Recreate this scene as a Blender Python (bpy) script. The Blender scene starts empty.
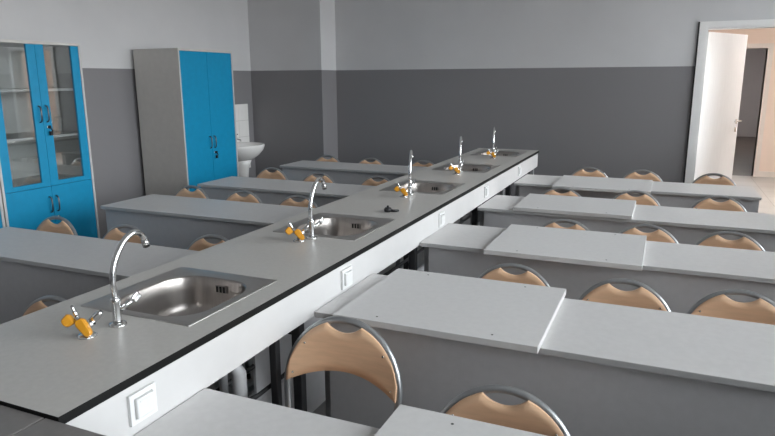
import bpy, bmesh, math
from mathutils import Vector, Matrix

S = bpy.context.scene
COL = S.collection

# ------------------------------------------------------------------ camera
YAW, PIT, ROL, FPX = 0.4132113, 0.21667228, -0.0051035, 630.52
CAMZ = 1.60
cam_d = bpy.data.cameras.new('camera')
cam = bpy.data.objects.new('camera', cam_d)
COL.objects.link(cam)
fw = Vector((-math.sin(YAW)*math.cos(PIT), math.cos(YAW)*math.cos(PIT), -math.sin(PIT)))
rt = Vector((math.cos(YAW), math.sin(YAW), 0))
up = rt.cross(fw)
r2 = rt*math.cos(ROL) + up*math.sin(ROL)
u2 = -rt*math.sin(ROL) + up*math.cos(ROL)
cam.matrix_world = Matrix(((r2.x, u2.x, -fw.x, 0), (r2.y, u2.y, -fw.y, 0), (r2.z, u2.z, -fw.z, CAMZ), (0, 0, 0, 1)))
cam_d.sensor_fit = 'HORIZONTAL'
cam_d.sensor_width = 36.0
cam_d.lens = FPX/775.0*36.0
cam_d.clip_start = 0.02
cam_d.clip_end = 200
S.camera = cam

# ------------------------------------------------------------------ room measures (metres)
XL, XR = -4.85, 1.90          # left wall, right (window) wall
YF = -3.80                    # wall behind the camera
YB1, YB2 = 6.79, 7.16         # back wall: left projecting part, right part
XSTEP = -3.83
ZC = 3.30                     # ceiling
HALL_Y, HALL_X0, HALL_X1 = 11.9, -0.9, 4.2
FARR_Y = 20.0
WIN = [(-3.50, -1.60), (-1.30, 0.60), (0.95, 2.85), (3.10, 5.00), (5.20, 7.00)]   # window openings along the right wall
WZ0, WZ1 = 0.92, 3.00

# ------------------------------------------------------------------ world, lights, exposure
wd = bpy.data.worlds.new('overcast_sky')
S.world = wd
wd.use_nodes = True
nt = wd.node_tree
bg = nt.nodes['Background']
tc = nt.nodes.new('ShaderNodeTexCoord')
sp = nt.nodes.new('ShaderNodeSeparateXYZ')
rp = nt.nodes.new('ShaderNodeValToRGB')
rp.color_ramp.elements[0].position = 0.46
rp.color_ramp.elements[0].color = (0.36, 0.345, 0.345, 1)      # ground outside
rp.color_ramp.elements[1].position = 0.54
rp.color_ramp.elements[1].color = (0.955, 0.972, 1.01, 1)       # overcast sky
mp = nt.nodes.new('ShaderNodeMapRange')
mp.inputs['From Min'].default_value = -1
mp.inputs['From Max'].default_value = 1
nt.links.new(tc.outputs['Generated'], sp.inputs[0])
nt.links.new(sp.outputs['Z'], mp.inputs['Value'])
nt.links.new(mp.outputs[0], rp.inputs[0])
nt.links.new(rp.outputs[0], bg.inputs['Color'])
bg.inputs['Strength'].default_value = 15.8

for a, b in WIN:              # sampling portals in the window openings (they add no light)
    ld = bpy.data.lights.new('window_portal', 'AREA')
    ld.shape = 'RECTANGLE'
    ld.size = WZ1-WZ0
    ld.size_y = b-a
    ld.cycles.is_portal = True
    lo = bpy.data.objects.new('window_portal', ld)
    lo.location = (XR+0.24, (a+b)/2, (WZ0+WZ1)/2)
    lo.rotation_euler = (0, math.radians(90), 0)
    COL.objects.link(lo)

vs = S.view_settings
vs.view_transform = 'Standard'
vs.look = 'None'
vs.exposure = 0.0
vs.gamma = 1.0
vs.use_curve_mapping = False

# ------------------------------------------------------------------ materials
def lin(r, g, b):
    f = lambda c: (c/255/12.92) if c/255 <= 0.04045 else ((c/255+0.055)/1.055)**2.4
    return (f(r), f(g), f(b), 1)

MATS = {}
def mat(name, col, rough=0.5, metal=0.0, var=0.06, scale=8.0, bump=0.0, bscale=200.0, spec=0.5, stretch=None):
    """Principled material whose colour and relief come from noise."""
    m = bpy.data.materials.new(name)
    m.use_nodes = True
    n = m.node_tree
    b = n.nodes['Principled BSDF']
    b.inputs['Roughness'].default_value = rough
    b.inputs['Metallic'].default_value = metal
    b.inputs['Specular IOR Level'].default_value = spec
    t = n.nodes.new('ShaderNodeTexCoord')
    mpn = n.nodes.new('ShaderNodeMapping')
    if stretch:
        mpn.inputs['Scale'].default_value = stretch
    n.links.new(t.outputs['Object'], mpn.inputs[0])
    nz = n.nodes.new('ShaderNodeTexNoise')
    nz.inputs['Scale'].default_value = scale
    nz.inputs['Detail'].default_value = 4
    n.links.new(mpn.outputs[0], nz.inputs['Vector'])
    r = n.nodes.new('ShaderNodeValToRGB')
    c = col if len(col) == 4 else (*col, 1)
    r.color_ramp.elements[0].position = 0.3
    r.color_ramp.elements[1].position = 0.7
    r.color_ramp.elements[0].color = tuple(max(0, x*(1-var)) for x in c[:3]) + (1,)
    r.color_ramp.elements[1].color = tuple(min(1, x*(1+var)) for x in c[:3]) + (1,)
    n.links.new(nz.outputs['Fac'], r.inputs[0])
    n.links.new(r.outputs[0], b.inputs['Base Color'])
    if bump:
        nb = n.nodes.new('ShaderNodeTexNoise')
        nb.inputs['Scale'].default_value = bscale
        nb.inputs['Detail'].default_value = 3
        n.links.new(mpn.outputs[0], nb.inputs['Vector'])
        bm_ = n.nodes.new('ShaderNodeBump')
        bm_.inputs['Strength'].default_value = bump
        bm_.inputs['Distance'].default_value = 0.002
        n.links.new(nb.outputs['Fac'], bm_.inputs['Height'])
        n.links.new(bm_.outputs[0], b.inputs['Normal'])
    MATS[name] = m
    return m

def wall_paint(name, upper, lower, z):
    """Two-tone wall paint: grey gloss dado below z, matt light paint above."""
    m = mat(name, upper, 0.8, 0, 0.02, 3.0, 0.15, 120.0, 0.3)
    n = m.node_tree
    b = n.nodes['Principled BSDF']
    ramp = b.inputs['Base Color'].links[0].from_node
    g = n.nodes.new('ShaderNodeNewGeometry')
    s = n.nodes.new('ShaderNodeSeparateXYZ')
    c = n.nodes.new('ShaderNodeMath')
    c.operation = 'GREATER_THAN'
    c.inputs[1].default_value = z
    mx = n.nodes.new('ShaderNodeMix')
    mx.data_type = 'RGBA'
    mx.inputs['A'].default_value = (*lower[:3], 1)
    n.links.new(g.outputs['Position'], s.inputs[0])
    n.links.new(s.outputs['Z'], c.inputs[0])
    n.links.new(c.outputs[0], mx.inputs['Factor'])
    n.links.new(ramp.outputs[0], mx.inputs['B'])
    n.links.new(mx.outputs['Result'], b.inputs['Base Color'])
    mr = n.nodes.new('ShaderNodeMapRange')
    mr.inputs['To Min'].default_value = 0.42
    mr.inputs['To Max'].default_value = 0.85
    n.links.new(c.outputs[0], mr.inputs['Value'])
    n.links.new(mr.outputs[0], b.inputs['Roughness'])
    return m

M_WALL = wall_paint('wall_two_tone_paint', (0.60, 0.595, 0.60), (0.226, 0.218, 0.226), 1.712)
M_WHITEWALL = mat('matt_white_paint', (0.72, 0.72, 0.71), 0.85, 0, 0.02, 3)
M_CEIL = mat('ceiling_white', (0.80, 0.80, 0.79), 0.9, 0, 0.02, 3)
M_PEACH = mat('hall_peach_paint', (0.80, 0.66, 0.57), 0.8, 0, 0.02, 3)
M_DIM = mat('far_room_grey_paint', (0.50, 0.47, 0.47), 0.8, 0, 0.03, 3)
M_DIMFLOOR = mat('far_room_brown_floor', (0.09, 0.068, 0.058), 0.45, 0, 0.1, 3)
M_TOP = mat('counter_grey_laminate', (0.45, 0.435, 0.412), 0.38, 0, 0.04, 60, 0.05, 400)
M_BLACK = mat('black_compact_edge', (0.007, 0.007, 0.007), 0.5, 0, 0.1, 30, 0, 200, 0.15)
M_APRON = mat('white_apron_board', (0.505, 0.497, 0.493), 0.45, 0, 0.02, 10)
M_DESK = mat('desk_light_grey_laminate', (0.58, 0.57, 0.565), 0.44, 0, 0.03, 40, 0.04, 400, 0.38)
M_PANEL = mat('desk_grey_panel', (0.46, 0.455, 0.465), 0.5, 0, 0.03, 30)
M_EDGE = mat('desk_grey_edge_band', (0.42, 0.42, 0.42), 0.5, 0, 0.03, 30)
M_BOARD = mat('loose_board_laminate', (0.60, 0.592, 0.587), 0.36, 0, 0.03, 40, 0.04, 400)
M_BOARDEDGE = mat('loose_board_edge', (0.56, 0.555, 0.55), 0.4, 0, 0.03, 30)
M_LEG = mat('grey_powder_coat', (0.33, 0.335, 0.34), 0.42, 0.35, 0.04, 30)
M_TUBE = mat('chair_silver_tube', (0.36, 0.37, 0.38), 0.34, 0.75, 0.04, 30)
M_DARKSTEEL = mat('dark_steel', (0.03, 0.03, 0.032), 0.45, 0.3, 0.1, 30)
M_RUBBER = mat('black_rubber', (0.012, 0.012, 0.013), 0.6, 0, 0.1, 60, 0.2, 150)
M_WOOD = mat('beech_plywood', (0.76, 0.49, 0.31), 0.42, 0, 0.06, 6.0, 0.05, 60, 0.5, (2.0, 2.0, 14.0))
M_STEEL = mat('brushed_stainless', (0.50, 0.485, 0.47), 0.38, 1.0, 0.05, 14, 0.04, 90, 0.5, (1, 12, 1))
M_STEELD = mat('satin_stainless_bowl', (0.40, 0.372, 0.352), 0.34, 1.0, 0.05, 14, 0.03, 90, 0.5, (12, 1, 1))
M_CHROME = mat('chrome', (0.70, 0.70, 0.70), 0.14, 1.0, 0.02, 20)
M_YELLOW = mat('yellow_plastic', (0.60, 0.265, 0.015), 0.35, 0, 0.05, 40)
M_SOCKET = mat('white_plastic', (0.62, 0.62, 0.615), 0.3, 0, 0.02, 30)
M_BLUE = mat('blue_laminate', (0.003, 0.25, 0.455), 0.45, 0, 0.04, 20, 0.03, 300, 0.35)
M_CABGREY = mat('cabinet_grey_laminate', (0.56, 0.54, 0.51), 0.45, 0, 0.03, 20)
M_CABEDGE = mat('cabinet_pale_edge', (0.52, 0.51, 0.50), 0.45, 0, 0.03, 20)
M_CABIN = mat('cabinet_inside', (0.68, 0.665, 0.64), 0.5, 0, 0.03, 20)
M_CERAMIC = mat('white_ceramic', (0.85, 0.83, 0.81), 0.12, 0, 0.02, 10)
M_TILE = mat('white_wall_tile', (0.80, 0.78, 0.76), 0.15, 0, 0.03, 5)
M_GROUT = mat('tile_grout', (0.42, 0.40, 0.39), 0.8, 0, 0.05, 30)
M_DOOR = mat('door_white_ash', (0.84, 0.84, 0.835), 0.4, 0, 0.035, 7, 0.08, 60, 0.5, (14, 14, 0.6))
M_FRAME = mat('door_frame_white', (0.82, 0.81, 0.80), 0.4, 0, 0.02, 10)
M_HFRAME = mat('hall_frame_cream', (0.72, 0.66, 0.61), 0.5, 0, 0.02, 10)
M_GAP = mat('dark_shadow_gap', (0.035, 0.035, 0.035), 0.7, 0, 0.1, 20)  # near-black colour standing in for the shadow beside the door frame
M_TABLE = mat('dark_grey_table_top', (0.165, 0.155, 0.15), 0.35, 0, 0.06, 50, 0.05, 300)
M_PIPE = mat('grey_plastic_pipe', (0.45, 0.45, 0.46), 0.35, 0, 0.04, 30)
M_GUN = mat('dark_nickel', (0.16, 0.17, 0.18), 0.3, 0.9, 0.05, 30)
M_PVC = mat('window_white_pvc', (0.82, 0.82, 0.82), 0.35, 0, 0.02, 10)

def floor_material(name, col):
    m = mat(name, col, 0.35, 0, 0.05, 2.5)
    n = m.node_tree
    b = n.nodes['Principled BSDF']
    ramp = b.inputs['Base Color'].links[0].from_node
    g = n.nodes.new('ShaderNodeNewGeometry')
    br = n.nodes.new('ShaderNodeTexBrick')
    br.offset = 0
    br.inputs['Color1'].default_value = (1, 1, 1, 1)
    br.inputs['Color2'].default_value = (0.95, 0.95, 0.95, 1)
    br.inputs['Mortar'].default_value = (0.62, 0.61, 0.6, 1)
    br.inputs['Scale'].default_value = 1.0
    br.inputs['Brick Width'].default_value = 0.45
    br.inputs['Row Height'].default_value = 0.45
    br.inputs['Mortar Size'].default_value = 0.004
    n.links.new(g.outputs['Position'], br.inputs['Vector'])
    mx = n.nodes.new('ShaderNodeMix')
    mx.data_type = 'RGBA'
    mx.blend_type = 'MULTIPLY'
    mx.inputs['Factor'].default_value = 1
    n.links.new(ramp.outputs[0], mx.inputs['A'])
    n.links.new(br.outputs['Color'], mx.inputs['B'])
    n.links.new(mx.outputs['Result'], b.inputs['Base Color'])
    return m
M_FLOOR = floor_material('grey_floor_tile', (0.27, 0.265, 0.26))
M_HALLFLOOR = floor_material('beige_hall_tile', (0.52, 0.505, 0.485))

def glass_material(name, refl=0.12):
    m = bpy.data.materials.new(name)
    m.use_nodes = True
    n = m.node_tree
    n.nodes.remove(n.nodes['Principled BSDF'])
    tr = n.nodes.new('ShaderNodeBsdfTransparent')
    tr.inputs[0].default_value = (0.93, 0.95, 0.95, 1)
    gl = n.nodes.new('ShaderNodeBsdfGlossy')
    gl.inputs['Roughness'].default_value = 0.02
    lw = n.nodes.new('ShaderNodeFresnel')
    lw.inputs['IOR'].default_value = 1.5
    ad = n.nodes.new('ShaderNodeMath')
    ad.operation = 'ADD'
    ad.use_clamp = True
    ad.inputs[1].default_value = refl
    n.links.new(lw.outputs[0], ad.inputs[0])
    mx = n.nodes.new('ShaderNodeMixShader')
    n.links.new(ad.outputs[0], mx.inputs[0])
    n.links.new(tr.outputs[0], mx.inputs[1])
    n.links.new(gl.outputs[0], mx.inputs[2])
    n.links.new(mx.outputs[0], n.nodes['Material Output'].inputs[0])
    return m
M_GLASS = glass_material('clear_glass', 0.07)

def emit_material(name, col, s):
    m = bpy.data.materials.new(name)
    m.use_nodes = True
    b = m.node_tree.nodes['Principled BSDF']
    b.inputs['Base Color'].default_value = (0.8, 0.8, 0.8, 1)
    b.inputs['Emission Color'].default_value = (*col, 1)
    b.inputs['Emission Strength'].default_value = s
    return m

# ------------------------------------------------------------------ mesh helpers
def box(bm, x0, x1, y0, y1, z0, z1, mi=0):
    v = [bm.verts.new((x, y, z)) for z in (z0, z1) for y in (y0, y1) for x in (x0, x1)]
    fs = []
    for q in ((0, 2, 3, 1), (4, 5, 7, 6), (0, 1, 5, 4), (2, 6, 7, 3), (0, 4, 6, 2), (1, 3, 7, 5)):
        f = bm.faces.new([v[i] for i in q])
        f.material_index = mi
        fs.append(f)
    return fs

def bevel_all(bm, w, seg=2):
    bmesh.ops.bevel(bm, geom=list(bm.edges), offset=w, segments=seg, affect='EDGES', profile=0.5)

def link(name, me, parent=None):
    o = bpy.data.objects.new(name, me)
    COL.objects.link(o)
    if parent is not None:
        o.parent = parent
    return o

def obj(name, bm, mats, parent=None, smooth=False, autosmooth=True):
    me = bpy.data.meshes.new(name)
    bmesh.ops.recalc_face_normals(bm, faces=list(bm.faces))
    bm.to_mesh(me)
    bm.free()
    if not isinstance(mats, (list, tuple)):
        mats = [mats]
    for m in mats:
        me.materials.append(m)
    if smooth:
        for p in me.polygons:
            p.use_smooth = True
    return link(name, me, parent)

def bx(name, x0, x1, y0, y1, z0, z1, m, parent=None, bev=0.0, seg=2):
    bm = bmesh.new()
    box(bm, x0, x1, y0, y1, z0, z1)
    if bev:
        bevel_all(bm, bev, seg)
    return obj(name, bm, m, parent)

def ring_tube(bm, pts, rad, n=10, caps=True):
    """Sweep a circle along a polyline (parallel transport); rad may be a list."""
    pts = [Vector(p) for p in pts]
    if not isinstance(rad, (list, tuple)):
        rad = [rad]*len(pts)
    tang = []
    for i in range(len(pts)):
        a = pts[max(0, i-1)]
        b = pts[min(len(pts)-1, i+1)]
        tang.append((b-a).normalized())
    t = tang[0]
    ref = Vector((0, 0, 1)) if abs(t.z) < 0.9 else Vector((1, 0, 0))
    nrm = t.cross(ref).normalized()
    rings = []
    for i, p in enumerate(pts):
        t = tang[i]
        nrm = (nrm - t*nrm.dot(t)).normalized()
        bn = t.cross(nrm)
        rings.append([bm.verts.new(p + (nrm*math.cos(2*math.pi*k/n) + bn*math.sin(2*math.pi*k/n))*rad[i]) for k in range(n)])
    for a, b in zip(rings, rings[1:]):
        for k in range(n):
            bm.faces.new((a[k], a[(k+1) % n], b[(k+1) % n], b[k]))
    if caps:
        bm.faces.new(rings[0])
        bm.faces.new(list(reversed(rings[-1])))

def tube(name, pts, rad, m, parent=None, n=10):
    bm = bmesh.new()
    ring_tube(bm, pts, rad, n)
    o = obj(name, bm, m, parent, smooth=True)
    sharp_caps(o.data)
    return o

def sharp_caps(me):
    for p in me.polygons:
        if len(p.vertices) > 4:
            p.use_smooth = False

def lathe(name, prof, m, parent=None, n=24, origin=(0, 0, 0)):
    """prof: list of (r, z) from bottom to top."""
    bm = bmesh.new()
    ox, oy, oz = origin
    rings = [[bm.verts.new((ox+r*math.cos(2*math.pi*k/n), oy+r*math.sin(2*math.pi*k/n), oz+z)) for k in range(n)] for r, z in prof]
    for a, b in zip(rings, rings[1:]):
        for k in range(n):
            bm.faces.new((a[k], a[(k+1) % n], b[(k+1) % n], b[k]))
    bm.faces.new(list(reversed(rings[0])))
    bm.faces.new(rings[-1])
    o = obj(name, bm, m, parent, smooth=True)
    sharp_caps(o.data)
    return o

def empty(name, loc, rz=0.0):
    o = bpy.data.objects.new(name, None)
    o.empty_display_size = 0.1
    o.location = loc
    o.rotation_euler = (0, 0, rz)
    COL.objects.link(o)
    return o

def tag(o, label, cat, group=None):
    o['label'] = label
    o['category'] = cat
    if group:
        o['group'] = group
    return o

def struct(o, label=None):
    o['kind'] = 'structure'
    if label:
        o['label'] = label
    return o

def copy_tree(o, parent=None):
    c = o.copy()
    COL.objects.link(c)
    c.parent = parent
    for ch in list(o.children):
        copy_tree(ch, c)
    return c

def slab_with_holes(bm, us, vs_, holes, w0, w1, axes, mi_face=0, mi_side=0):
    """Slab on a grid of cuts us x vs_; cells in holes are left open. axes maps (u,v,w) to (x,y,z)."""
    def P(u, v, w):
        p = [0, 0, 0]
        p[axes[0]], p[axes[1]], p[axes[2]] = u, v, w
        return p
    cache = {}
    def V(i, j, k):
        if (i, j, k) not in cache:
            cache[(i, j, k)] = bm.verts.new(P(us[i], vs_[j], (w0, w1)[k]))
        return cache[(i, j, k)]
    nu, nv = len(us)-1, len(vs_)-1
    solid = lambda i, j: 0 <= i < nu and 0 <= j < nv and (i, j) not in holes
    for i in range(nu):
        for j in range(nv):
            if not solid(i, j):
                continue
            for k in (0, 1):
                f = bm.faces.new((V(i, j, k), V(i+1, j, k), V(i+1, j+1, k), V(i, j+1, k)))
                f.material_index = mi_face
            for di, dj, a, b in ((-1, 0, (i, j), (i, j+1)), (1, 0, (i+1, j), (i+1, j+1)), (0, -1, (i, j), (i+1, j)), (0, 1, (i, j+1), (i+1, j+1))):
                if not solid(i+di, j+dj):
                    f = bm.faces.new((V(*a, 0), V(*b, 0), V(*b, 1), V(*a, 1)))
                    f.material_index = mi_side

# ------------------------------------------------------------------ the room shell
T = 0.25
struct(bx('floor', XL-T, XR+T, YF-T, YB2+0.15, -0.12, 0, M_FLOOR), 'grey tiled classroom floor under the desks')
struct(bx('ceiling', XL-T, XR+T, YF-T, YB2+0.15, ZC, ZC+0.15, M_CEIL), 'white classroom ceiling')
struct(bx('wall_left', XL-T, XL, YF-T, YB1+0.6, 0, ZC, M_WALL), 'left wall, pale grey above a grey painted dado')
struct(bx('wall_front', XL, XR, YF-T, YF, 0, ZC, M_WALL), 'wall behind the camera')

DX0, DX1, DZ = 0.290, 1.190, 2.083          # door opening
bm = bmesh.new()                            # back wall with its projecting left part and the doorway
box(bm, XL, XSTEP, YB1, YB2+0.15, 0, ZC)
slab_with_holes(bm, [XSTEP, DX0, DX1, XR+T], [0, DZ, ZC], {(1, 0)}, YB2, YB2+0.15, (0, 2, 1))
struct(obj('wall_back', bm, M_WALL), 'back wall, pale grey over dark grey dado, left part stepping forward')

bm = bmesh.new()
ys = [YF-T]
for a, b in WIN:
    ys += [a, b]
ys += [YB2+0.15]
slab_with_holes(bm, ys, [0, WZ0, WZ1, ZC], {(1+2*k, 1) for k in range(len(WIN))}, XR, XR+T, (1, 2, 0))
struct(obj('wall_right', bm, M_WALL), 'window wall on the right, outside the picture')
for i, (a, b) in enumerate(WIN):
    bm = bmesh.new()
    fw_ = 0.06
    slab_with_holes(bm, [a, a+fw_, (a+b)/2-fw_/2, (a+b)/2+fw_/2, b-fw_, b], [WZ0, WZ0+fw_, WZ1-fw_, WZ1], {(1, 1), (3, 1)}, XR+0.10, XR+0.17, (1, 2, 0))
    w = struct(obj('window_%d' % (i+1), bm, M_PVC), 'white framed double window')
    for y0, y1 in ((a+fw_, (a+b)/2-fw_/2), ((a+b)/2+fw_/2, b-fw_)):
        bx('pane', XR+0.132, XR+0.138, y0, y1, WZ0+fw_, WZ1-fw_, M_GLASS, w)
    bx('window_sill', XR-0.12, XR+0.10, a-0.05, b+0.05, WZ0-0.03, WZ0, M_PVC, w, 0.005)

# the hall behind the doorway and the dim passage beyond it
struct(bx('floor_hall', HALL_X0-0.1, HALL_X1+0.1, YB2+0.15, HALL_Y, -0.12, 0, M_HALLFLOOR), 'pale hall floor beyond the open door')
struct(bx('ceiling_hall', HALL_X0-0.1, HALL_X1+0.1, YB2+0.15, HALL_Y, 3.0, 3.1, M_CEIL), 'hall ceiling')
struct(bx('wall_hall_left', HALL_X0-0.1, HALL_X0, YB2+0.15, HALL_Y, 0, 3.0, M_PEACH), 'peach side wall of the hall')
struct(bx('wall_hall_right', HALL_X1, HALL_X1+0.1, YB2+0.15, HALL_Y, 0, 3.0, M_PEACH), 'peach side wall of the hall')
struct(bx('wall_hall_front', XR+T, HALL_X1+0.1, YB2, YB2+0.15, 0, 3.1, M_PEACH), 'hall wall beside the classroom')
HX0, HX1, HZ = 0.48, 1.39, 2.05
bm = bmesh.new()
slab_with_holes(bm, [HALL_X0-0.1, HX0, HX1, HALL_X1+0.1], [0, HZ, 3.1], {(1, 0)}, HALL_Y, HALL_Y+0.18, (0, 2, 1))
struct(obj('wall_hall_back', bm, M_PEACH), 'peach painted hall wall seen through the open door')
struct(bx('baseboard_hall', HX1+0.075, HALL_X1, HALL_Y-0.012, HALL_Y, 0, 0.09, M_HFRAME), 'pale baseboard of the peach wall')
bm = bmesh.new()
slab_with_holes(bm, [HX0-0.075, HX0, HX1, HX1+0.075], [0, HZ, HZ+0.075], {(1, 0)}, HALL_Y-0.02, HALL_Y+0.19, (0, 2, 1))
struct(obj('door_2', bm, M_HFRAME), 'pale frame of the dark passage across the hall')
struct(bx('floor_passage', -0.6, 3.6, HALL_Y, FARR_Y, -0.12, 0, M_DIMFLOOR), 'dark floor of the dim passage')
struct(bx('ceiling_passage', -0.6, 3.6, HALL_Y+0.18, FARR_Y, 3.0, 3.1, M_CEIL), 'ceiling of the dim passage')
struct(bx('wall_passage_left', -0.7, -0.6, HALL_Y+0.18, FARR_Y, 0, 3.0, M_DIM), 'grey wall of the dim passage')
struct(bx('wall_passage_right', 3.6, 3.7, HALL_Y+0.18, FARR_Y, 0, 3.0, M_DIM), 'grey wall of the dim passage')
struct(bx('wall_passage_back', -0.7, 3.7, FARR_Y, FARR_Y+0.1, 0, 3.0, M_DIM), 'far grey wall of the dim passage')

def fill_panel(name, label, loc, sx, sy, watt, col, s):  # glowing ceiling panel added as unseen fill light
    t = tag(empty(name, loc), label, 'ceiling lamp')
    bm = bmesh.new()
    slab_with_holes(bm, [-sx/2, -sx/2+0.03, sx/2-0.03, sx/2], [-sy/2, -sy/2+0.03, sy/2-0.03, sy/2], {(1, 1)}, -0.06, 0, (0, 1, 2))
    obj('panel_housing', bm, M_PVC, t)
    bx('glow_face', -sx/2+0.03, sx/2-0.03, -sy/2+0.03, sy/2-0.03, -0.05, -0.035, emit_material(name+'_light', col, s), t)
    return t
fill_panel('hall_fill_panel', 'added square fill light on the hall ceiling, out of view', (2.3, 8.9, 3.0), 1.2, 1.2, 0, (1.0, 0.985, 0.97), 28.0)  # added out of view to brighten the hall and door leaf
fill_panel('passage_fill_panel', 'small added fill light on the dim passage ceiling, out of view', (1.6, 17.0, 3.0), 0.6, 0.6, 0, (1.0, 0.95, 0.92), 65.0)  # added out of view to lift the dark passage

# ------------------------------------------------------------------ the open door in the back wall
bm = bmesh.new()
AW = 0.062
slab_with_holes(bm, [DX0-AW, DX0, DX1, DX1+AW], [0, DZ, DZ+0.052], {(1, 0)}, YB2-0.022, YB2+0.002, (0, 2, 1))
slab_with_holes(bm, [DX0, DX0+0.018, DX1-0.018, DX1], [0, DZ-0.018, DZ], {(1, 0)}, YB2-0.01, YB2+0.165, (0, 2, 1))
d1 = struct(obj('door_1', bm, M_FRAME), 'white door frame with an open white door leaf')
bx('shadow_strip', DX0-AW-0.014, DX0-AW, YB2-0.012, YB2+0.001, 0, DZ+0.052, M_GAP, d1)  # shadow line along the projecting frame, painted as a dark strip
ang = math.atan2(0.725, 0.415)
leaf = bx('door_leaf', 0, 0.84, -0.02, 0.02, 0.008, 2.050, M_DOOR, d1, 0.003)
leaf.location = (DX0+0.014, YB2+0.187, 0)
leaf.rotation_euler = (0, 0, ang)
for s in (-1, 1):
    bm = bmesh.new()
    yy = s*0.02
    box(bm, 0.765, 0.795, min(yy, yy+s*0.008), max(yy, yy+s*0.008), 1.10, 1.15)
    ring_tube(bm, [(0.78, yy, 1.13), (0.78, yy+s*0.05, 1.13)], 0.009, 10)
    ring_tube(bm, [(0.788, yy+s*0.05, 1.13), (0.72, yy+s*0.052, 1.13), (0.66, yy+s*0.048, 1.13)], 0.010, 10)
    box(bm, 0.765, 0.795, min(yy, yy+s*0.006), max(yy, yy+s*0.006), 1.01, 1.06)
    obj('door_handle', bm, M_CHROME, leaf)
for z in (0.25, 1.05, 1.85):
    tube('hinge', [(DX0+0.02, YB2+0.185, z-0.045), (DX0+0.02, YB2+0.185, z+0.045)], 0.009, M_CHROME, d1)

# ------------------------------------------------------------------ the long sink counter
CX0, CX1, CY0, CY1, CZ, CT = -1.748, -1.135, 0.836, 6.36, 0.90, 0.023
SX0, SX1, SL = -1.660, -1.222, 0.465
SINKY = [1.345, 2.430, 3.650, 4.655, 5.730]
HIN = 0.022                                   # the hole is smaller than the sink flange
ct = tag(empty('sink_counter', ((CX0+CX1)/2, (CY0+CY1)/2, 0)), 'long grey sink counter with black edge and white apron down the room', 'counter')
def local(o):                                # keep world coordinates when parenting to a located empty
    o.matrix_parent_inverse = Matrix.Translation(-o.parent.location)
    return o
bm = bmesh.new()
ys = [CY0]
for y in SINKY:
    ys += [y+HIN, y+SL-HIN]
ys += [CY1]
slab_with_holes(bm, [CX0, SX0+HIN, SX1-HIN, CX1], ys, {(1, 1+2*k) for k in range(5)}, CZ-CT, CZ, (0, 1, 2), 0, 1)
local(obj('worktop', bm, [M_TOP, M_BLACK], ct))
AX = CX1-0.004
local(bx('apron', AX-0.018, AX, CY0+0.006, CY1-0.03, 0.742, CZ-CT, M_APRON, ct, 0.001, 1))
local(bx('apron', CX0+0.004, CX0+0.022, CY0+0.006, CY1-0.03, 0.742, CZ-CT, M_APRON, ct, 0.001, 1))
local(bx('end_panel', CX0+0.022, AX-0.018, CY0+0.006, CY0+0.024, 0.742, CZ-CT, M_APRON, ct))
local(bx('end_panel', CX0+0.022, AX-0.018, CY1-0.048, CY1-0.03, 0.742, CZ-CT, M_APRON, ct))
for y in (0.90, 1.85, 3.02, 4.22, 5.25, 6.27):
    for x in (AX-0.062, CX0+0.026):
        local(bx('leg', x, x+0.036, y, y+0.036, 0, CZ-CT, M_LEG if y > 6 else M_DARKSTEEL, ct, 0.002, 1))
    local(bx('cross_rail', CX0+0.062, AX-0.062, y+0.006, y+0.030, 0.12, 0.16, M_DARKSTEEL, ct))
    local(bx('cross_rail', CX0+0.062, AX-0.062, y+0.006, y+0.030, 0.68, 0.72, M_DARKSTEEL, ct))
for z, r, m in ((0.16, 0.022, M_PIPE), (0.30, 0.010, M_DARKSTEEL)):
    local(tube('supply_pipe', [(-1.46, CY0+0.05, z+0.16), (-1.46, CY1-0.06, z+0.16)], r, m, ct))
for x in (AX-0.058, CX0+0.030):
    local(bx('leg', x, x+0.028, 1.70, 1.728, 0, CZ-CT, M_DARKSTEEL, ct, 0.002, 1))
local(tube('drain_pipe', [(-1.30, 1.66, 0.0), (-1.30, 1.66, 0.60), (-1.33, 1.64, 0.66), (-1.40, 1.60, 0.67)], 0.026, M_PIPE, ct, 14))
local(tube('supply_hose', [(-1.24, 1.60, 0.52), (-1.22, 1.66, 0.53), (-1.215, 1.80, 0.535), (-1.21, 1.96, 0.55)], [0.014, 0.008, 0.008, 0.008], M_RUBBER, ct))
local(bx('service_panel', -1.462, -1.450, 1.96, 3.00, 0.03, 0.55, M_PANEL, ct))

# sinks -------------------------------------------------------------------
def rrect(x0, x1, y0, y1, r, n=8):
    pts = []
    for cx_, cy_, a0 in ((x1-r, y1-r, 0), (x0+r, y1-r, 90), (x0+r, y0+r, 180), (x1-r, y0+r, 270)):
        for k in range(n+1):
            a = math.radians(a0+90*k/n)
            pts.append((cx_+r*math.cos(a), cy_+r*math.sin(a)))
    return pts

def loft(bm, rings, close_last=True):
    vr = [[bm.verts.new((p[0], p[1], z)) for p in ring] for ring, z in rings]
    n = len(vr[0])
    for a, b in zip(vr, vr[1:]):
        for k in range(n):
            bm.faces.new((a[k], a[(k+1) % n], b[(k+1) % n], b[k]))
    if close_last:
        bm.faces.new(vr[-1])
    return vr

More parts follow.
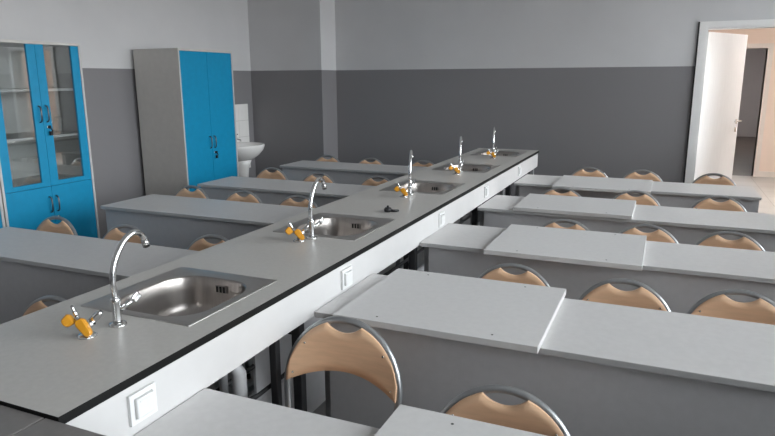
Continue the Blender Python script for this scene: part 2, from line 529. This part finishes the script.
ORD = ['nearest', 'second', 'third', 'fourth', 'farthest']
def make_sink():
    """Local origin: flange's near left corner on the worktop."""
    t = empty('sink', (0, 0, 0))
    W, L = SX1-SX0, SL
    bm = bmesh.new()
    loft(bm, [(rrect(0, W, 0, L, 0.006), 0.0), (rrect(0.0005, W-0.0005, 0.0005, L-0.0005, 0.006), 0.0022),
              (rrect(0.003, W-0.003, 0.003, L-0.003, 0.005), 0.0032), (rrect(0.058, W-0.032, 0.030, L-0.062, 0.115), 0.0024)], False)
    obj('flange', bm, M_STEEL, t, smooth=True)
    bm = bmesh.new()
    a0, a1, b0, b1 = 0.058, W-0.032, 0.030, L-0.062
    prof = [(0, 0.0024, 0.115), (0.003, 0.0005, 0.115), (0.005, -0.004, 0.114), (0.009, -0.05, 0.11), (0.013, -0.095, 0.098),
            (0.018, -0.118, 0.095), (0.030, -0.134, 0.085), (0.048, -0.142, 0.07), (0.075, -0.146, 0.05), (0.125, -0.150, 0.03)]
    loft(bm, [(rrect(a0+i, a1-i, b0+i, b1-i, max(0.004, r-i*0.2)), z) for i, z, r in prof])
    obj('bowl', bm, M_STEELD, t, smooth=True)
    dr = lathe('drain', [(0.036, -0.1505), (0.036, -0.1475), (0.030, -0.1470), (0.028, -0.1490), (0.004, -0.1490)], M_CHROME, t, 20, ((a0+a1)/2, (b0+b1)/2, 0))
    lathe('strainer', [(0.022, -0.1492), (0.022, -0.1478), (0.003, -0.1470)], M_DARKSTEEL, dr, 16, ((a0+a1)/2, (b0+b1)/2, 0))
    xo = (a0+a1)/2 + 0.012
    ov = bx('overflow', xo-0.026, xo+0.026, b1-0.0145, b1-0.0085, -0.048, -0.022, M_STEELD, t, 0.002, 2)
    for k in (-1, 0, 1):
        bx('overflow_slot', xo+k*0.015-0.0045, xo+k*0.015+0.0045, b1-0.0155, b1-0.0143, -0.046, -0.024, M_RUBBER, ov)
    # trap and waste pipe below the bowl
    xc, yc = (a0+a1)/2, (b0+b1)/2
    tr = tube('waste_pipe', [(xc, yc, -0.152), (xc, yc, -0.24)], 0.020, M_PIPE, t)
    lathe('bottle_trap', [(0.030, -0.36), (0.036, -0.35), (0.036, -0.25), (0.028, -0.238)], M_PIPE, tr, 18, (xc, yc, 0))
    tube('trap_outlet', [(xc, yc, -0.28), (xc, yc+0.12, -0.28), (xc, yc+0.16, -0.30), (xc, yc+0.17, -0.36), (xc, yc+0.17, -0.55)], 0.016, M_PIPE, tr)
    return t
sink0 = make_sink()
sink0.location = (SX0, SINKY[0], CZ)
for i in range(5):
    s = sink0 if i == 0 else copy_tree(sink0)
    s.location = (SX0, SINKY[i], CZ)
    tag(s, 'square stainless steel inset sink, %s from the camera on the long counter' % ORD[i], 'sink', 'sinks in the long counter')

# swan-neck taps -----------------------------------------------------------
def make_faucet():
    t = empty('faucet', (0, 0, 0))
    lathe('base_flange', [(0.026, 0), (0.026, 0.003), (0.022, 0.007), (0.014, 0.009)], M_CHROME, t)
    bd = lathe('body', [(0.013, 0.006), (0.0125, 0.020), (0.0125, 0.066), (0.0145, 0.070), (0.0145, 0.082), (0.011, 0.086)], M_CHROME, t)
    key = [(0, 0.080), (-0.002, 0.105), (-0.003, 0.130), (0.002, 0.162), (0.014, 0.194), (0.034, 0.224), (0.058, 0.246), (0.083, 0.257), (0.105, 0.256), (0.122, 0.244), (0.131, 0.224)]
    pts = []
    for q in range(len(key)-1):                # Catmull-Rom through the key points
        p0, p1, p2, p3 = key[max(0, q-1)], key[q], key[q+1], key[min(len(key)-1, q+2)]
        for u in (0, 0.34, 0.67):
            pts.append((0,) + tuple(0.5*(2*p1[c]+(p2[c]-p0[c])*u+(2*p0[c]-5*p1[c]+4*p2[c]-p3[c])*u*u+(3*p1[c]-p0[c]-3*p2[c]+p3[c])*u**3) for c in (0, 1)))
    pts.append((0,) + key[-1])
    sp_ = tube('spout', pts, 0.0090, M_CHROME, t, 14)
    e = Vector(pts[-1]); d = (Vector(pts[-1])-Vector(pts[-2])).normalized()
    tube('aerator', [e-d*0.004, e+d*0.006, e+d*0.020], [0.0105, 0.0115, 0.0115], M_CHROME, sp_, 14)
    # lever on the sink side of the body
    lv = tube('lever_stem', [(0.006, 0.008, 0.045), (0.016, 0.028, 0.058), (0.022, 0.040, 0.066)], [0.008, 0.0075, 0.008], M_CHROME, t, 12)
    bm = bmesh.new()
    box(bm, -0.005, 0.005, -0.010, 0.012, -0.004, 0.022)
    bevel_all(bm, 0.003, 2)
    k = obj('lever_knob', bm, M_CHROME, lv)
    k.location = (0.024, 0.046, 0.068)
    k.rotation_euler = (math.radians(-50), 0, math.radians(-15))
    return t
fauc0 = make_faucet()
FX = -1.425
FY = [1.276, 2.395, 3.600, 4.640, 5.664]
FROT = [0, 2, 17, 14, 11]
for i in range(5):
    f = fauc0 if i == 0 else copy_tree(fauc0)
    f.location = (FX, FY[i], CZ)
    f.rotation_euler = (0, 0, math.radians(FROT[i]))
    tag(f, 'chrome swan-neck tap standing before the %s sink of the long counter' % ORD[i], 'tap', 'taps on the long counter')

# gas taps -----------------------------------------------------------------
def make_gas():
    t = empty('gas_tap', (0, 0, 0))
    lathe('base_flange', [(0.027, 0), (0.027, 0.003), (0.021, 0.007), (0.010, 0.010)], M_CHROME, t)
    lathe('stem', [(0.010, 0.008), (0.009, 0.018), (0.012, 0.022), (0.012, 0.032), (0.008, 0.036)], M_CHROME, t, 18)
    def paddle(p0, p1, w0, w1, th, parent):
        p0, p1 = Vector(p0), Vector(p1)
        d = (p1-p0).normalized()
        sd = d.cross(Vector((0, -1, 0.25))).normalized()
        nn = sd.cross(d).normalized()
        bm = bmesh.new()
        prof = [(-0.10, 0.55), (0.0, 0.85), (0.12, 1.0), (0.88, 1.0), (1.0, 0.8), (1.07, 0.5)]
        L = (p1-p0).length
        rings = []
        for u, f in prof:
            w = (w0+(w1-w0)*u)*f/2
            c = p0+d*L*u
            h = th/2*(0.75+0.25*f)
            rings.append([bm.verts.new(c+sd*a*w+nn*b*h) for a, b in ((-1, -0.6), (-0.7, -1), (0.7, -1), (1, -0.6), (1, 0.6), (0.7, 1), (-0.7, 1), (-1, 0.6))])
        for a, b in zip(rings, rings[1:]):
            for k in range(8):
                bm.faces.new((a[k], a[(k+1) % 8], b[(k+1) % 8], b[k]))
        bm.faces.new(list(reversed(rings[0])))
        bm.faces.new(rings[-1])
        return obj('lever', bm, M_YELLOW, parent)
    a1 = tube('valve_arm', [(0, 0, 0.026), (-0.014, 0.002, 0.040), (-0.030, 0.002, 0.048)], [0.0095, 0.0100, 0.0110], M_CHROME, t, 12)
    paddle((-0.034, -0.008, 0.056), (-0.052, -0.014, 0.042), 0.034, 0.026, 0.022, a1)
    c, d = Vector((-0.026, 0.008, 0.052)), Vector((-0.016, 0.006, 0.034))
    tube('hose_nozzle', [c, c+d*0.35, c+d*0.45, c+d*0.7, c+d*0.75, c+d], [0.007, 0.006, 0.0065, 0.004, 0.0048, 0.003], M_CHROME, a1, 12)
    a2 = tube('valve_arm', [(0, 0, 0.026), (0.010, 0.0, 0.034), (0.018, 0.001, 0.042)], [0.0095, 0.0105, 0.0115], M_CHROME, t, 12)
    paddle((-0.009, -0.016, 0.050), (0.019, -0.026, 0.015), 0.030, 0.022, 0.018, a2)
    c, d = Vector((0.016, 0.002, 0.042)), Vector((0.027, 0.006, 0.028))
    tube('hose_nozzle', [c, c+d*0.35, c+d*0.45, c+d*0.7, c+d*0.75, c+d], [0.011, 0.010, 0.0115, 0.009, 0.010, 0.006], M_CHROME, a2, 12)
    return t
gas0 = make_gas()
GY = [1.180, 2.328, 3.495, 4.500, 5.560]
GX = [-1.440, -1.450, -1.422, -1.410, -1.400]
for i in range(5):
    g = gas0 if i == 0 else copy_tree(gas0)
    g.location = (GX[i], GY[i], CZ)
    g.rotation_euler = (0, 0, math.radians([24, 30, 16, 26, 14][i]))
    tag(g, 'double gas tap with yellow levers beside the %s sink of the long counter' % ORD[i], 'gas tap', 'gas taps on the long counter')

# sockets on the apron -------------------------------------------------------
def make_socket():
    t = empty('wall_socket', (0, 0, 0))
    bm = bmesh.new()
    slab_with_holes(bm, [-0.043, -0.030, 0.030, 0.043], [-0.040, -0.027, 0.027, 0.040], {(1, 1)}, 0, 0.009, (1, 2, 0))
    obj('plate', bm, M_SOCKET, t)
    ins = bx('flap_cover', 0.0005, 0.018, -0.0290, 0.0290, -0.0262, 0.0262, M_SOCKET, t, 0.003, 2)
    bx('hinge_bar', 0.0175, 0.0195, -0.020, 0.020, 0.017, 0.020, M_SOCKET, ins)
    return t
so0 = make_socket()
for i, y in enumerate([1.066, 2.172, 3.360, 4.345, 5.455]):
    s = so0 if i == 0 else copy_tree(so0)
    s.location = (AX, y, 0.815)
    tag(s, 'square white power socket on the white apron below the %s sink' % ORD[i], 'socket', 'sockets on the counter apron')

# small black clip lying on the worktop ---------------------------------------
t = tag(empty('rubber_stopper', (-1.325, 3.058, CZ), math.radians(25)), 'small black rubber stopper lying on the counter between second and third sinks', 'stopper')
lathe('plug', [(0.014, 0), (0.020, 0.004), (0.022, 0.016), (0.016, 0.024), (0.007, 0.026), (0.006, 0.034), (0.002, 0.036)], M_RUBBER, t, 18, (-0.012, 0, 0))
tube('tail', [(0.004, 0.0, 0.008), (0.018, -0.010, 0.008), (0.034, -0.006, 0.007), (0.044, 0.006, 0.006)], [0.008, 0.007, 0.0075, 0.006], M_RUBBER, t)

# ------------------------------------------------------------------ desks
DZT, DTH = 0.738, 0.022
def make_desk(w, d, counter_side, DZT=0.738):
    """Origin: floor below the middle of the near edge; the modesty panel faces -Y (the camera)."""
    t = empty('classroom_desk', (0, 0, 0))
    bm = bmesh.new()
    box(bm, -w/2, w/2, 0, d, DZT-DTH, DZT)
    bm.normal_update()
    for f in bm.faces:
        f.material_index = 0 if abs(f.normal.z) > 0.5 else 1
    bmesh.ops.bevel(bm, geom=list(bm.edges), offset=0.0015, segments=1, affect='EDGES')
    obj('tabletop', bm, [M_DESK, M_EDGE], t)
    pa, pb = (0.040, 0.012) if counter_side < 0 else (0.012, 0.040)
    bx('modesty_panel', -w/2+pa, w/2-pb, 0.030, 0.046, 0.32, DZT-DTH, M_PANEL, t, 0.001, 1)
    for sx in (-1, 1):
        for y in (0.050, d-0.06):
            xa, xb = (-w/2+0.006, -w/2+0.032) if sx < 0 else (w/2-0.032, w/2-0.006)
            lg = bx('leg', xa, xb, y, y+0.030, 0.012, DZT-DTH, M_LEG, t, 0.003, 2)
            bx('foot_cap', xa-0.001, xb+0.001, y-0.001, y+0.033, 0, 0.014, M_RUBBER, lg)
        xa, xb = (-w/2+0.008, -w/2+0.030) if sx < 0 else (w/2-0.030, w/2-0.008)
        bx('side_rail', xa, xb, 0.080, d-0.06, DZT-DTH-0.036, DZT-DTH, M_LEG, t)
        bx('side_rail', xa, xb, 0.080, d-0.06, 0.10, 0.13, M_LEG, t)
    bx('back_rail', -w/2+0.032, w/2-0.032, d-0.055, d-0.035, DZT-DTH-0.036, DZT-DTH, M_LEG, t)
    return t
DXR = (-1.136, 0.690)
RK = [0.988, 0.9745, 0.9745, 1.0, 1.0]      # desk rows of slightly different heights
RZ = [CAMZ-(CAMZ-DZT)*k for k in RK]
DXL = (-3.608, -1.756)
RY = [(0.845, 1.312), (1.963, 2.487), (3.092, 3.598), (4.130, 4.650), (5.265, 5.790)]
LY = [(0.86, 1.370), (2.022, 2.490), (3.182, 3.690), (4.203, 4.680), (5.470, 5.925)]
ROWN = ['first', 'second', 'third', 'fourth', 'fifth']
for i, (a, b) in enumerate(RY):
    k = RK[i]
    x1 = DXR[1]*k
    dk = make_desk(x1-DXR[0], (b-a)*k, -1, RZ[i])
    dk.location = ((x1+DXR[0])/2, a*k, 0)
    tag(dk, 'long light grey desk right of the sink counter, %s row from the camera' % ROWN[i], 'desk', 'desks right of the sink counter')
for i, (a, b) in enumerate(LY):
    dk = make_desk(DXL[1]-DXL[0], b-a, 1)
    dk.location = (sum(DXL)/2, a, 0)
    tag(dk, 'long light grey desk left of the sink counter, %s row from the camera' % ROWN[i], 'desk', 'desks left of the sink counter')

# loose boards lying on the right-hand desks
BOARDS = [(-0.582, 0.165, 0.790, 1.405), (-1.058, -0.316, 1.910, 2.532), (-0.786, -0.045, 2.992, 3.610), (-0.888, -0.146, 4.118, 4.672), (-0.790, -0.062, 5.085, 5.698)]
for i, bd in enumerate(BOARDS):
    x0, x1, y0, y1 = [c*RK[i] for c in bd]
    x0 = max(x0, DXR[0])
    t = tag(empty('loose_board', ((x0+x1)/2, (y0+y1)/2, RZ[i])), 'loose pale grey board lying on the right desk of the %s row' % ROWN[i], 'board', 'loose boards on the right desks')
    w, d = (x1-x0)/2, (y1-y0)/2
    bm = bmesh.new()
    box(bm, -w, w, -d, d, 0.0005, 0.024)
    bm.normal_update()
    for f in bm.faces:
        f.material_index = 0 if abs(f.normal.z) > 0.5 else 1
    bmesh.ops.bevel(bm, geom=list(bm.edges), offset=0.001, segments=1, affect='EDGES')
    obj('panel', bm, [M_BOARD, M_BOARDEDGE], t)
    for sx in (-1, 1):
        for sy in (-1, 1):
            lathe('screw_hole', [(0.0042, 0.0236), (0.0040, 0.0244)], M_RUBBER, t, 10, (sx*(w-0.155) + (0.0 if sx < 0 else 0), sy*(d-0.040), 0))

# the two dark tables butted against the near end of the counter
for x0, x1, lab in ((-2.60, -1.176, 'dark grey table against the counter end, left one in the bottom corner'),
                    (-1.172, -0.76, 'dark grey table against the counter end, right of the table seam')):
    t = tag(empty('demonstration_table', ((x0+x1)/2, 0.55, 0)), lab, 'table', 'dark tables at the counter end')
    w = (x1-x0)/2
    bx('tabletop', -w, w, -0.35, 0.284, 0.866, 0.892, M_TABLE, t, 0.0015, 1)
    for sx in (-1, 1):
        for y in (-0.33, 0.225):
            xa, xb = (-w+0.01, -w+0.05) if sx < 0 else (w-0.05, w-0.01)
            bx('leg', xa, xb, y, y+0.04, 0, 0.866, M_LEG, t, 0.003)
    bx('apron', -w+0.05, w-0.05, -0.32, -0.30, 0.78, 0.866, M_LEG, t)
    bx('apron', -w+0.05, w-0.05, 0.235, 0.255, 0.78, 0.866, M_LEG, t)

# ------------------------------------------------------------------ chairs
CA, CB, CZ0 = 0.200, 0.214, 0.565       # arch half width, arch height, arch spring height
def lean(z):
    return 0.170 + 0.21*(z-0.43)
def arch_pts(a, b, n=28):
    return [(-a*math.cos(math.pi*k/n), CZ0+b*math.sin(math.pi*k/n)) for k in range(n+1)]
def make_chair():
    """Origin on the floor below the seat; sitter faces -Y."""
    t = empty('school_chair', (0, 0, 0))
    pts = [(-0.183, lean(0.44), 0.44), (-0.190, lean(0.48), 0.48), (-0.196, lean(0.52), 0.52)]
    pts += [(x, lean(z), z) for x, z in arch_pts(CA, CB)]
    pts += [(0.196, lean(0.52), 0.52), (0.190, lean(0.48), 0.48), (0.183, lean(0.44), 0.44)]
    tube('back_frame', pts, 0.0115, M_TUBE, t, 12)
    # plywood backrest: outline with the dipped hand hold on top and an arched lower edge
    def top(x):
        ax = abs(x)
        arch = CZ0 + CB*math.sqrt(max(0, 1-(x/CA)**2)) - 0.001
        return arch - (0.036*(1-(ax/0.062)**2) if ax < 0.062 else 0)
    def bot(x):
        return 0.562 + 0.046*(1-(abs(x)/0.196)**2)
    xs = [round(-0.196+0.392*k/38, 4) for k in range(39)]
    bm = bmesh.new()
    NZ = 5
    fr, bk = [], []
    for x in xs:
        zb, zt = bot(x), max(bot(x)+0.012, top(x))
        cf, cb = [], []
        for j in range(NZ+1):
            z = zb+(zt-zb)*j/NZ
            bulge = 0.036*(1-(x/0.196)**2)*min(1, max(0, (0.755-z)/0.12))
            y = lean(z)-0.0105+bulge
            cf.append(bm.verts.new((x, y-0.009, z)))
            cb.append(bm.verts.new((x, y, z)))
        fr.append(cf); bk.append(cb)
    for i in range(len(xs)-1):
        for j in range(NZ):
            bm.faces.new((fr[i][j], fr[i+1][j], fr[i+1][j+1], fr[i][j+1]))
            bm.faces.new((bk[i][j], bk[i][j+1], bk[i+1][j+1], bk[i+1][j]))
        bm.faces.new((fr[i][0], bk[i][0], bk[i+1][0], fr[i+1][0]))
        bm.faces.new((fr[i][NZ], fr[i+1][NZ], bk[i+1][NZ], bk[i][NZ]))
    for i in (0, len(xs)-1):
        for j in range(NZ):
            bm.faces.new((fr[i][j], fr[i][j+1], bk[i][j+1], bk[i][j]))
    br = obj('backrest', bm, M_WOOD, t)
    for p in br.data.polygons:
        p.use_smooth = abs(p.normal.y) > 0.7
    for sx in (-1, 1):
        for x, z in ((0.176, 0.590), (0.140, 0.690)):
            bulge = 0.036*(1-(x/0.196)**2)*min(1, max(0, (0.755-z)/0.12))
            y = lean(z)-0.0195+bulge
            tube('rivet', [(sx*x, y+0.001, z), (sx*x, y-0.0025, z)], [0.0042, 0.003], M_CHROME, br, 10)
    # seat
    bm = bmesh.new()
    ring = rrect(-0.18, 0.18, -0.19, 0.180, 0.06, 6)
    def dish(p):
        return -0.012*max(0, 1-(p[0]/0.19)**2) - (0.02*max(0, (-p[1]-0.12)/0.07)**2)
    lo = []
    hi = []
    for f in (1.0, 0.8, 0.5, 0.2):
        hi.append([bm.verts.new((p[0]*f, p[1]*f, 0.452+dish((p[0]*f, p[1]*f)))) for p in ring])
        lo.append([bm.verts.new((p[0]*f, p[1]*f, 0.442+dish((p[0]*f, p[1]*f)))) for p in ring])
    n = len(ring)
    for k in range(n):
        k2 = (k+1) % n
        for a in range(3):
            bm.faces.new((hi[a][k], hi[a][k2], hi[a+1][k2], hi[a+1][k]))
            bm.faces.new((lo[a][k], lo[a+1][k], lo[a+1][k2], lo[a][k2]))
        bm.faces.new((hi[0][k], lo[0][k], lo[0][k2], hi[0][k2]))
    bm.faces.new(hi[3]); bm.faces.new(list(reversed(lo[3])))
    obj('seat', bm, M_WOOD, t, smooth=False)
    for sx in (-1, 1):
        tube('side_rail', [(sx*0.183, lean(0.44), 0.430), (sx*0.172, 0.05, 0.420), (sx*0.168, -0.155, 0.420)], 0.0105, M_TUBE, t, 10)
        for p0, p1 in (((sx*0.183, lean(0.44), 0.446), (sx*0.186, 0.215, 0.015)), ((sx*0.168, -0.155, 0.425), (sx*0.185, -0.190, 0.015))):
            lg = tube('leg', [p0, p1], 0.011, M_TUBE, t, 10)
            q = Vector(p1)
            tube('foot_cap', [(q.x, q.y, 0.0), (q.x, q.y, 0.030)], [0.014, 0.0135], M_RUBBER, lg, 10)
    tube('cross_rail', [(-0.168, -0.10, 0.418), (0.168, -0.10, 0.418)], 0.009, M_TUBE, t, 10)
    tube('cross_rail', [(-0.176, 0.12, 0.418), (0.176, 0.12, 0.418)], 0.009, M_TUBE, t, 10)
    return t
ch0 = make_chair()
TOPY = lean(CZ0+CB)
CH = {  # (x, y of the arch top, turn in degrees, scale)
    'R1': [(-0.925, 1.762, 0, 1.045), (-0.336, 1.560, 2, 1.0)],
    'R2': [(-0.568, 2.717, -1, 1), (-0.100, 2.674, 1, 1), (0.326, 2.704, 0, 1)],
    'R3': [(-0.493, 3.744, 0, 1), (-0.051, 3.784, 3, 1), (0.370, 3.775, 0, 1)],
    'R4': [(-0.686, 4.884, 0, 1), (-0.162, 4.940, 0, 1), (0.392, 4.945, -2, 1)],
    'R5': [(-0.615, 6.118, 0, 1), (-0.155, 6.120, 0, 1), (0.427, 6.117, -2, 1)],
    'L0': [(-2.104, 1.601, 0, 1)],
    'L1': [(-3.380, 2.655, 0, 1), (-2.800, 2.640, 2, 1), (-2.175, 2.640, 2, 1)],
    'L2': [(-3.380, 3.881, 0, 1), (-2.865, 3.850, 2, 1), (-2.374, 3.830, 3, 1)],
    'L3': [(-3.380, 5.000, 0, 1), (-2.800, 4.870, 3, 1), (-2.224, 4.880, 0, 1)],
    'L4': [(-3.372, 6.072, 0, 1), (-2.826, 6.020, 2, 1), (-2.238, 6.044, 0, 1)]}
first = True
for key, lst in CH.items():
    right = key[0] == 'R'
    row = ROWN[int(key[1])-1] if right else ROWN[int(key[1])]
    for j, (x, y, a, sc) in enumerate(lst):
        c = ch0 if first else copy_tree(ch0)
        first = False
        ra = math.radians(a)
        c.location = (x + math.sin(ra)*TOPY*sc, y - math.cos(ra)*TOPY*sc, 0)
        c.rotation_euler = (0, 0, ra)
        c.scale = (sc, sc, sc)
        if key == 'R1':
            lab = ['plywood chair pulled back beside the counter behind the nearest right desk',
                   'plywood chair behind the nearest right desk, second from the counter'][j]
        elif key == 'L0':
            lab = 'plywood chair almost hidden by the counter beside the nearest tap'
        else:
            k = j if right else 2-j
            pos = ['closest to the counter', 'middle one of three', 'farthest from the counter'][k]
            lab = 'plywood chair behind the %s %s desk from the camera, %s' % (row, 'right' if right else 'left', pos)
        tag(c, lab, 'chair', 'plywood school chairs behind the desks')

# ------------------------------------------------------------------ cabinets on the left wall
CF, CBK = -4.25, -4.80
def handle_mesh(bm, y, z0, z1):
    ring_tube(bm, [(0.0, y, z0), (0.016, y, z0+0.004), (0.024, y, z0+0.018), (0.026, y, (z0+z1)/2), (0.024, y, z1-0.018), (0.016, y, z1-0.004), (0.0, y, z1)], 0.0055, 10)
def cab_handle(parent, y, z0, z1):
    bm = bmesh.new()
    handle_mesh(bm, y, z0, z1)
    return obj('handle', bm, M_GUN, parent, smooth=True)
def lock(parent, y, z, keys=True):
    o = lathe('lock', [(0.012, 0), (0.012, 0.004), (0.009, 0.006)], M_CHROME, parent, 14)
    o.rotation_euler = (0, math.radians(90), 0)
    o.location = (0.0, y, z)
    if keys:
        bm = bmesh.new()
        box(bm, 0.004, 0.030, y-0.0015, y+0.0015, z-0.012, z+0.012)
        ring_tube(bm, [(0.026, y, z-0.010), (0.027, y+0.012, z-0.026), (0.024, y+0.004, z-0.042), (0.022, y-0.010, z-0.034)], 0.005, 8)
        box(bm, 0.012, 0.026, y-0.006, y+0.014, z-0.062, z-0.032)
        obj('key', bm, M_RUBBER, parent)
def cabinet(name, y0, y1, zt, label, glazed):
    """Parts are built with x measured from the front plane, y and z in the room."""
    t = tag(empty(name, (CF, 0, 0)), label, 'cabinet', 'blue cabinets along the left wall')
    t.location = (CF, (y0+y1)/2, 0)
    w = (y1-y0)/2
    D = CF-CBK
    th = 0.018
    bx('side_panel', -D, -0.001, -w, -w+th, 0.0, zt-0.022, [M_CABGREY], t)
    bx('side_panel', -D, -0.001, w-th, w, 0.0, zt-0.022, [M_CABGREY], t)
    bx('edge_strip', -0.001, 0.0015, -w, -w+th, 0.0, zt-0.022, M_CABEDGE, t)
    bx('edge_strip', -0.001, 0.0015, w-th, w, 0.0, zt-0.022, M_CABEDGE, t)
    bx('top_panel', -D, 0.002, -w, w, zt-0.022, zt, M_CABGREY, t, 0.0015, 1)
    bx('back_panel', -D, -D+0.006, -w+th, w-th, 0.06, zt-0.022, M_CABIN, t)
    bx('bottom_panel', -D+0.006, -0.022, -w+th, w-th, 0.06, 0.078, M_CABIN, t)
    bx('plinth', -0.06, -0.045, -w+th, w-th, 0.0, 0.06, M_CABGREY, t)
    g = 0.0015
    if glazed:
        zs = 0.818
        for z in (zs-0.009, 1.175, 1.525):
            bx('shelf', -D+0.006, -0.040, -w+th, w-th, z, z+0.018, M_CABEDGE if z > 1 else M_CABIN, t)
        for s in (-1, 1):
            ya, yb = (-w+th+g, -g) if s < 0 else (g, w-th-g)
            st = 0.068
            bm = bmesh.new()
            slab_with_holes(bm, [ya, ya+st, yb-st, yb], [zs+g, zs+0.036, zt-0.024], {(1, 1)}, -0.020, -0.002, (1, 2, 0))
            dr = obj('door', bm, M_BLUE, t)
            bx('pane', -0.013, -0.009, ya+st, yb-st, zs+0.036, zt-0.024, M_GLASS, dr)
            yh = (yb-0.028) if s < 0 else (ya+0.028)
            cab_handle(dr, yh, 1.30, 1.42)
            if s > 0:
                lock(dr, yh+0.004, 1.262)
            lw = bx('door', -0.020, -0.002, ya, yb, 0.064, zs-g, M_BLUE, t, 0.001, 1)
            cab_handle(lw, yh, 0.62, 0.74)
            if s > 0:
                lock(lw, yh, 0.575, False)
    else:
        for z in (0.45, 0.85, 1.25, 1.6):
            bx('shelf', -D+0.006, -0.040, -w+th, w-th, z, z+0.018, M_CABIN, t)
        for s in (-1, 1):
            ya, yb = (-w+th+g, -g) if s < 0 else (g, w-th-g)
            dr = bx('door', -0.020, -0.002, ya, yb, 0.064, zt-0.024, M_BLUE, t, 0.001, 1)
            yh = (yb-0.032) if s < 0 else (ya+0.032)
            cab_handle(dr, yh, 0.92, 1.04)
            if s > 0:
                lock(dr, yh+0.004, 0.872)
    return t
cabinet('glazed_cabinet', 2.925, 3.715, 1.885, 'tall blue cabinet with glazed upper doors and white shelves', True)
cabinet('storage_cabinet', 4.812, 5.632, 1.897, 'tall blue two-door cabinet with grey sides next to the washbasin', False)
cabinet('storage_cabinet', 2.125, 2.915, 1.885, 'blue cabinet cut off by the left picture edge', False)

# ------------------------------------------------------------------ washbasin corner
tp = tag(empty('tiled_splashback', (XL, 6.376, 0)), 'white tiled splashback on the left wall behind the washbasin', 'splashback')
bx('grout_bed', 0.0, 0.006, -0.30, 0.30, 0.50, 1.308, M_GROUT, tp)
for c in range(3):
    for r in range(4):
        bx('tile', 0.006, 0.011, -0.30+c*0.2+0.0015, -0.30+(c+1)*0.2-0.0015, 0.50+r*0.202+0.0015, 0.50+(r+1)*0.202-0.0015, M_TILE, tp, 0.0012, 1)

wb = tag(empty('washbasin', (XL+0.012, 6.26, 0)), 'white ceramic pedestal washbasin in the corner beside the blue cabinet', 'washbasin')
def basin_ring(sx, sy, x_off=0.0, n=40):
    """D shape: straight against the wall (x=0), round in front."""
    out = []
    for k in range(n):
        a = 2*math.pi*k/n
        x = math.cos(a); y = math.sin(a)
        px = 0.20 + 0.25*x*sx if x > 0 else 0.20 + 0.20*max(-1, x*1.35)*sx
        out.append((px + x_off, 0.27*y*sy))
    return out
bm = bmesh.new()
loft(bm, [(basin_ring(0.42, 0.36, -0.05), 0.640), (basin_ring(0.58, 0.52, -0.03), 0.665), (basin_ring(0.80, 0.76, -0.01), 0.720), (basin_ring(0.94, 0.93), 0.775),
          (basin_ring(1.0, 1.0), 0.820), (basin_ring(1.0, 1.0), 0.838), (basin_ring(0.985, 0.985), 0.845), (basin_ring(0.93, 0.93), 0.846),
          (basin_ring(0.80, 0.84, 0.03), 0.838), (basin_ring(0.70, 0.76, 0.035), 0.800), (basin_ring(0.52, 0.58, 0.035), 0.735), (basin_ring(0.22, 0.25, 0.03), 0.715)])
obj('basin', bm, M_CERAMIC, wb, smooth=True)
bm = bmesh.new()
def ped(w, d0, d1):
    return [(d0+(d1-d0)*(0.5+0.5*math.cos(2*math.pi*k/28)), w*math.sin(2*math.pi*k/28)) for k in range(28)]
loft(bm, [(ped(0.10, 0.06, 0.28), 0.0), (ped(0.10, 0.06, 0.28), 0.02), (ped(0.085, 0.07, 0.25), 0.10), (ped(0.075, 0.07, 0.24), 0.40), (ped(0.085, 0.06, 0.26), 0.58), (ped(0.11, 0.05, 0.30), 0.66)])
obj('pedestal', bm, M_CERAMIC, wb, smooth=True)
tb = lathe('tap_body', [(0.022, 0.845), (0.020, 0.86), (0.018, 0.90), (0.020, 0.915), (0.012, 0.925)], M_CHROME, wb, 16, (0.065, 0, 0))
tube('tap_spout', [(0.065, 0, 0.885), (0.12, 0, 0.905), (0.165, 0, 0.895), (0.172, 0, 0.878)], [0.012, 0.011, 0.010, 0.010], M_CHROME, tb)
tube('tap_lever', [(0.065, 0, 0.922), (0.09, 0, 0.945), (0.13, 0, 0.962)], [0.010, 0.008, 0.007], M_CHROME, tb)
